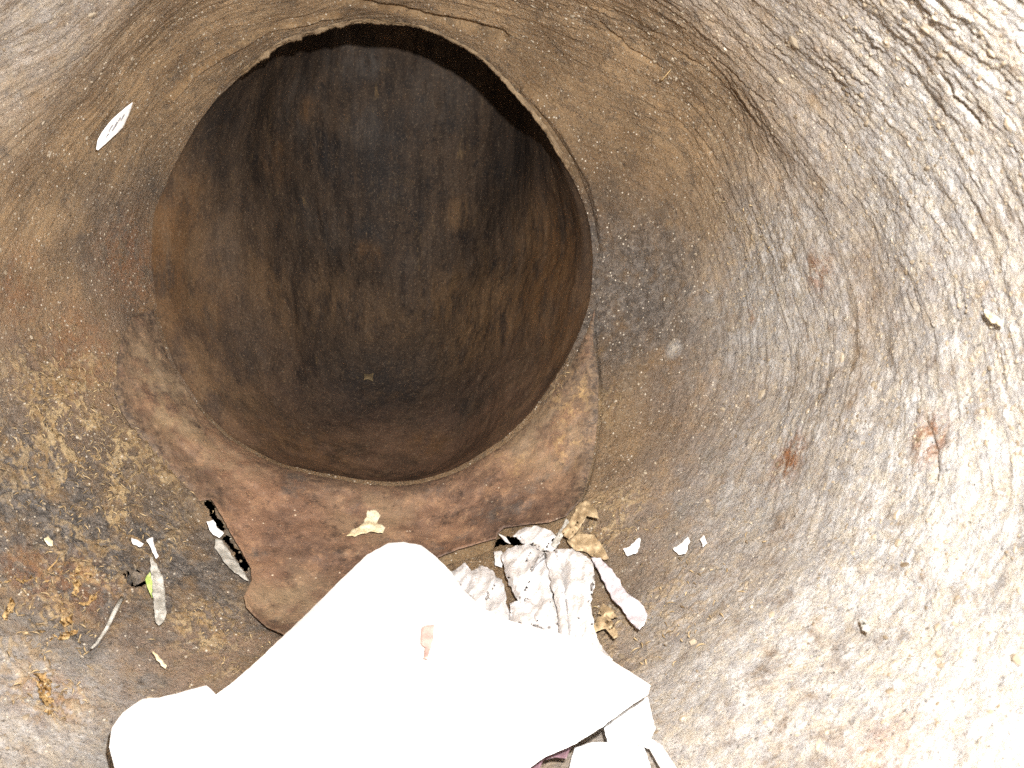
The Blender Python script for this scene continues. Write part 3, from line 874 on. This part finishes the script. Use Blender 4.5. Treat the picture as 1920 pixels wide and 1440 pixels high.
fold([(956, 1130), (985, 1122), (1020, 1135), (1052, 1148), (1062, 1180), (1050, 1240), (1010, 1240), (968, 1200), (956, 1165)], .010, .009, -1.2, 3)
fold([(1022, 1036), (1040, 1034), (1056, 1080), (1062, 1140), (1072, 1245), (1052, 1245), (1046, 1150), (1034, 1100)], .020, .006, .1, 4)
fold([(1040, 1030), (1072, 1028), (1096, 1040), (1112, 1056), (1116, 1090), (1108, 1130), (1114, 1180), (1130, 1215), (1148, 1236), (1130, 1262), (1062, 1240), (1056, 1140)], .014, .009, .15, 5)
fold([(962, 1004), (972, 994), (985, 988), (1010, 986), (1035, 996), (1050, 1018), (1036, 1036), (1008, 1030), (985, 1022)], .011, .008, .9, 6)
fold([(934, 1000), (948, 1006), (958, 1020), (948, 1017)], .010, .003, .6, 7, jag=1)
fold([(926, 1034), (940, 1032), (946, 1050), (940, 1064), (928, 1060)], .007, .003, .6, 8, jag=1)
def litter(name, ol, mat, label, cat, lift=.006, amp=.003, fr=.05, seed=0, step=3.5, jag=2.4, thick=.0008, group=None):
    return tag(sheet(name, ol, mat, step, lift, crumple(amp, fr, seed), thick, jag), label, cat, group)
litter('foil_strip', [(1108, 1046), (1126, 1046), (1146, 1068), (1162, 1088), (1176, 1112), (1197, 1126), (1214, 1150), (1212, 1166), (1200, 1181), (1186, 1172),
       (1166, 1142), (1147, 1121), (1132, 1092), (1120, 1068)], LILAC, 'wrinkled lilac grey strip trailing down right from the crumpled tissue', 'wrapper', .010, .004, .03, 11)
litter('dry_husk', [(1052, 1000), (1076, 962), (1086, 942), (1104, 940), (1118, 956), (1124, 972), (1100, 968), (1088, 988), (1068, 1012)], HUSK,
       'curled tan dry husk with a pale top end, upper of the two above the tissue', 'husk', .010, .008, .04, 12)
litter('dry_husk', [(1062, 1012), (1084, 1000), (1112, 1002), (1132, 1026), (1142, 1048), (1120, 1050), (1100, 1036), (1076, 1030)], HUSK,
       'flat pale tan dry husk flake right above the lilac strip', 'husk', .007, .006, .04, 13)
litter('paper_sliver', [(1032, 1022), (1046, 1000), (1062, 972), (1068, 978), (1056, 1004), (1042, 1028)], GREYSCRAP,
       'thin pale upright sliver between the tissue and the tan husk', 'sliver', .012, .003, .05, 14, 3)
litter('brown_flake', [(1118, 1160), (1135, 1150), (1150, 1166), (1160, 1192), (1152, 1198), (1134, 1178), (1116, 1186), (1108, 1176)], HUSK,
       'small curled brown flake beside the lower right of the tissue', 'flake', .008, .006, .05, 15, 3)
litter('brown_flake', [(1130, 1130), (1148, 1142), (1160, 1158), (1140, 1160), (1122, 1150)], HUSK,
       'small tan flake just below the lilac strip', 'flake', .006, .005, .05, 16, 3)
litter('white_scrap', [(1168, 1030), (1184, 1022), (1200, 1008), (1200, 1024), (1192, 1038), (1176, 1042)], PAPER,
       'torn white scrap nearest the tissue in the row of three on the right wall', 'paper scrap', .005, .003, .05, 21, 3, group='white scraps in a row on the right wall')
litter('white_scrap', [(1262, 1028), (1278, 1018), (1290, 1006), (1294, 1016), (1284, 1038), (1270, 1040)], PAPER,
       'torn white scrap in the middle of the row of three', 'paper scrap', .005, .003, .05, 22, 3, group='white scraps in a row on the right wall')
litter('white_scrap', [(1312, 1012), (1320, 1002), (1326, 1018), (1318, 1026)], PAPER,
       'tiny white scrap farthest right in the row of three', 'paper scrap', .005, .002, .05, 23, 3, group='white scraps in a row on the right wall')
litter('wood_chip', [(1844, 580), (1862, 588), (1882, 604), (1880, 613), (1862, 606), (1848, 593)], CREAM,
       'pale yellow wood chip stuck high on the bright right wall', 'wood chip', .005, .002, .05, 24, 3)
litter('pale_flake', [(1610, 1158), (1622, 1160), (1630, 1176), (1628, 1187), (1618, 1182)], GREYSCRAP,
       'small pale curled flake on the bright lower right wall', 'flake', .007, .003, .06, 25, 3)
# pod and scraps lower left
pod = litter('seed_pod', [(281, 1044), (287, 1046), (296, 1066), (306, 1082), (309, 1104), (310, 1134), (313, 1150), (306, 1166), (297, 1172), (290, 1162), (287, 1120), (284, 1084)], GREYSCRAP,
       'long dry whitish pod lying upright on the dark lower left wall', 'seed pod', .006, .0025, .05, 31, 2.5)
litter('leaf_sliver', [(281, 1072), (285, 1086), (286, 1122), (279, 1108), (273, 1088), (275, 1078)], GREENM,
       'yellow green leaf sliver tucked against the whitish pod', 'leaf', .006, .002, .06, 32, 3)
litter('pale_scrap', [(246, 1008), (256, 1012), (270, 1020), (262, 1026), (250, 1020)], PAPER,
       'small white scrap above and left of the pod', 'scrap', .005, .003, .06, 33, 3)
litter('pale_stalk', [(275, 1011), (286, 1007), (290, 1024), (297, 1042), (292, 1047), (284, 1030)], PAPER,
       'short white stalk just above the top of the pod', 'stalk', .006, .002, .06, 34, 3)
litter('tan_splinter', [(284, 1220), (290, 1222), (312, 1248), (310, 1254), (296, 1240)], CREAM,
       'thin tan splinter below the pod, above the white paper', 'splinter', .005, .002, .06, 35, 3)
litter('grey_scrap', [(388, 978), (400, 976), (408, 990), (420, 1000), (412, 1008), (400, 1002), (392, 992)], PAPER,
       'small white scrap caught at the top of the left split', 'scrap', .006, .004, .06, 36, 3)
litter('grey_scrap', [(404, 1010), (414, 1012), (422, 1022), (442, 1050), (462, 1080), (466, 1090), (448, 1080), (422, 1056), (402, 1026)], GREYSCRAP,
       'smooth grey tongue of material lying in the left split', 'scrap', .004, .002, .03, 37, 3)
litter('stone_chip', [(82, 1010), (90, 1004), (98, 1014), (100, 1022), (90, 1023)], CREAM,
       'small cream and orange chip on the dark left wall', 'chip', .006, .004, .08, 38, 3)
litter('cream_splash', [(690, 957), (704, 956), (714, 966), (706, 980), (722, 990), (718, 1000), (692, 996), (668, 1006), (650, 1005), (662, 992), (680, 982), (686, 968)], CREAM,
       'cream coloured splash dried on the reddish layer above the large paper', 'splash', .0085, .003, .06, 39, 3, 3)
litter('tan_patch', [(682, 700), (692, 702), (702, 699), (699, 708), (700, 715), (691, 711), (681, 713), (684, 706)], FAINT,
       'small star shaped tan patch on the dark back wall', 'patch', .003, .001, .06, 40, 3, .8)

# golden fibres matted on the lower left wall
for k, ol in enumerate([
    [(140, 1062), (152, 1056), (154, 1084), (148, 1112), (152, 1122), (138, 1120), (134, 1096)],
    [(160, 1056), (172, 1060), (176, 1080), (168, 1092), (158, 1082)],
    [(152, 1132), (168, 1116), (186, 1112), (176, 1126), (158, 1140)],
    [(98, 1110), (112, 1118), (126, 1142), (142, 1164), (130, 1176), (116, 1172), (112, 1142)],
    [(68, 1262), (86, 1256), (98, 1296), (100, 1334), (86, 1344), (82, 1318), (72, 1300)],
    [(4, 1160), (14, 1142), (20, 1114), (26, 1124), (30, 1136), (18, 1152), (8, 1164)],
    [(0, 1084), (30, 1078), (60, 1080), (92, 1088), (60, 1090), (30, 1090), (0, 1094)],
    [(60, 1190), (90, 1178), (120, 1186), (148, 1178), (126, 1194), (92, 1196)]]):
    sheet('fibre_mat', ol, FIBRE, 2.5, .0012, crumple(.0030, .16, 50 + k, False), .0008, 9, trunk)

# little printed label
LOFF = lambda v2, edge, A: .004 * np.sin((v2[:, 0] - 180) / 22.0)
LAB = [(249, 191), (247, 201), (240, 219), (231, 238), (222, 248), (201, 267), (184, 282), (180, 280), (183, 263), (190, 250), (203, 232), (214, 220), (236, 201)]
lab = sheet('paper_label', LAB, PAPER, 4, .012, LOFF, .0006, .5)
tag(lab, 'small white paper label with dark print stuck on the upper left wall', 'label')
def stroke(ol):
    o = sheet('print', ol, INK, 3, .0126, LOFF, .0003, .2)
    loc = o.location.copy(); o.parent = lab; o.matrix_parent_inverse = Matrix.Translation(-lab.location); o.location = loc
for ol in ([(219, 228), (222, 229), (213, 244), (210, 247), (209, 245)],
           [(210, 234), (213, 234), (207, 243), (205, 248), (203, 246)],
           [(232, 214), (234, 215), (230, 223), (227, 227), (226, 225)],
           [(225, 220), (227, 221), (223, 228), (221, 227)],
           [(203, 250), (205, 251), (200, 258), (198, 259), (199, 255)]):
    stroke(ol)

# a few fine roots
def hair(px, r, mat, label):
    P = []
    for i, (x, y) in enumerate(px):
        a, n = hit(x, y); P.append(a + n * (.004 + .004 * math.sin(i * 1.7)))
    c = sum(P, Vector()) / len(P)
    V = []; F = []; k = 6
    for i, p in enumerate(P):
        tdir = (P[min(i + 1, len(P) - 1)] - P[max(i - 1, 0)]).normalized()
        u = tdir.orthogonal().normalized(); v = tdir.cross(u)
        rr = r * (1 - .7 * i / len(P))
        for q in range(k):
            an = 2 * math.pi * q / k; V.append(tuple(p - c + (u * math.cos(an) + v * math.sin(an)) * rr))
    for i in range(len(P) - 1):
        for q in range(k):
            F.append((i * k + q, i * k + (q + 1) % k, (i + 1) * k + (q + 1) % k, (i + 1) * k + q))
    F += [tuple(range(k))[::-1], tuple((len(P) - 1) * k + q for q in range(k))]
    o = link('rootlet', make_mesh('rootlet', V, polys=F), mat); o.location = c
    tag(o, label, 'rootlet')
hair([(84, 1075), (95, 1064), (104, 1050), (112, 1036)], .0008, FIBRE, 'fine tan rootlet on the dark left wall left of the pod')
hair([(1242, 148), (1252, 138), (1262, 126)], .0008, FIBRE, 'short fine rootlet on the grained upper right wall')
hair([(225, 1128), (208, 1160), (196, 1186), (180, 1208), (166, 1226)], .0022, GREYSCRAP, 'pale ridge like rootlet slanting down left below the knot hole')
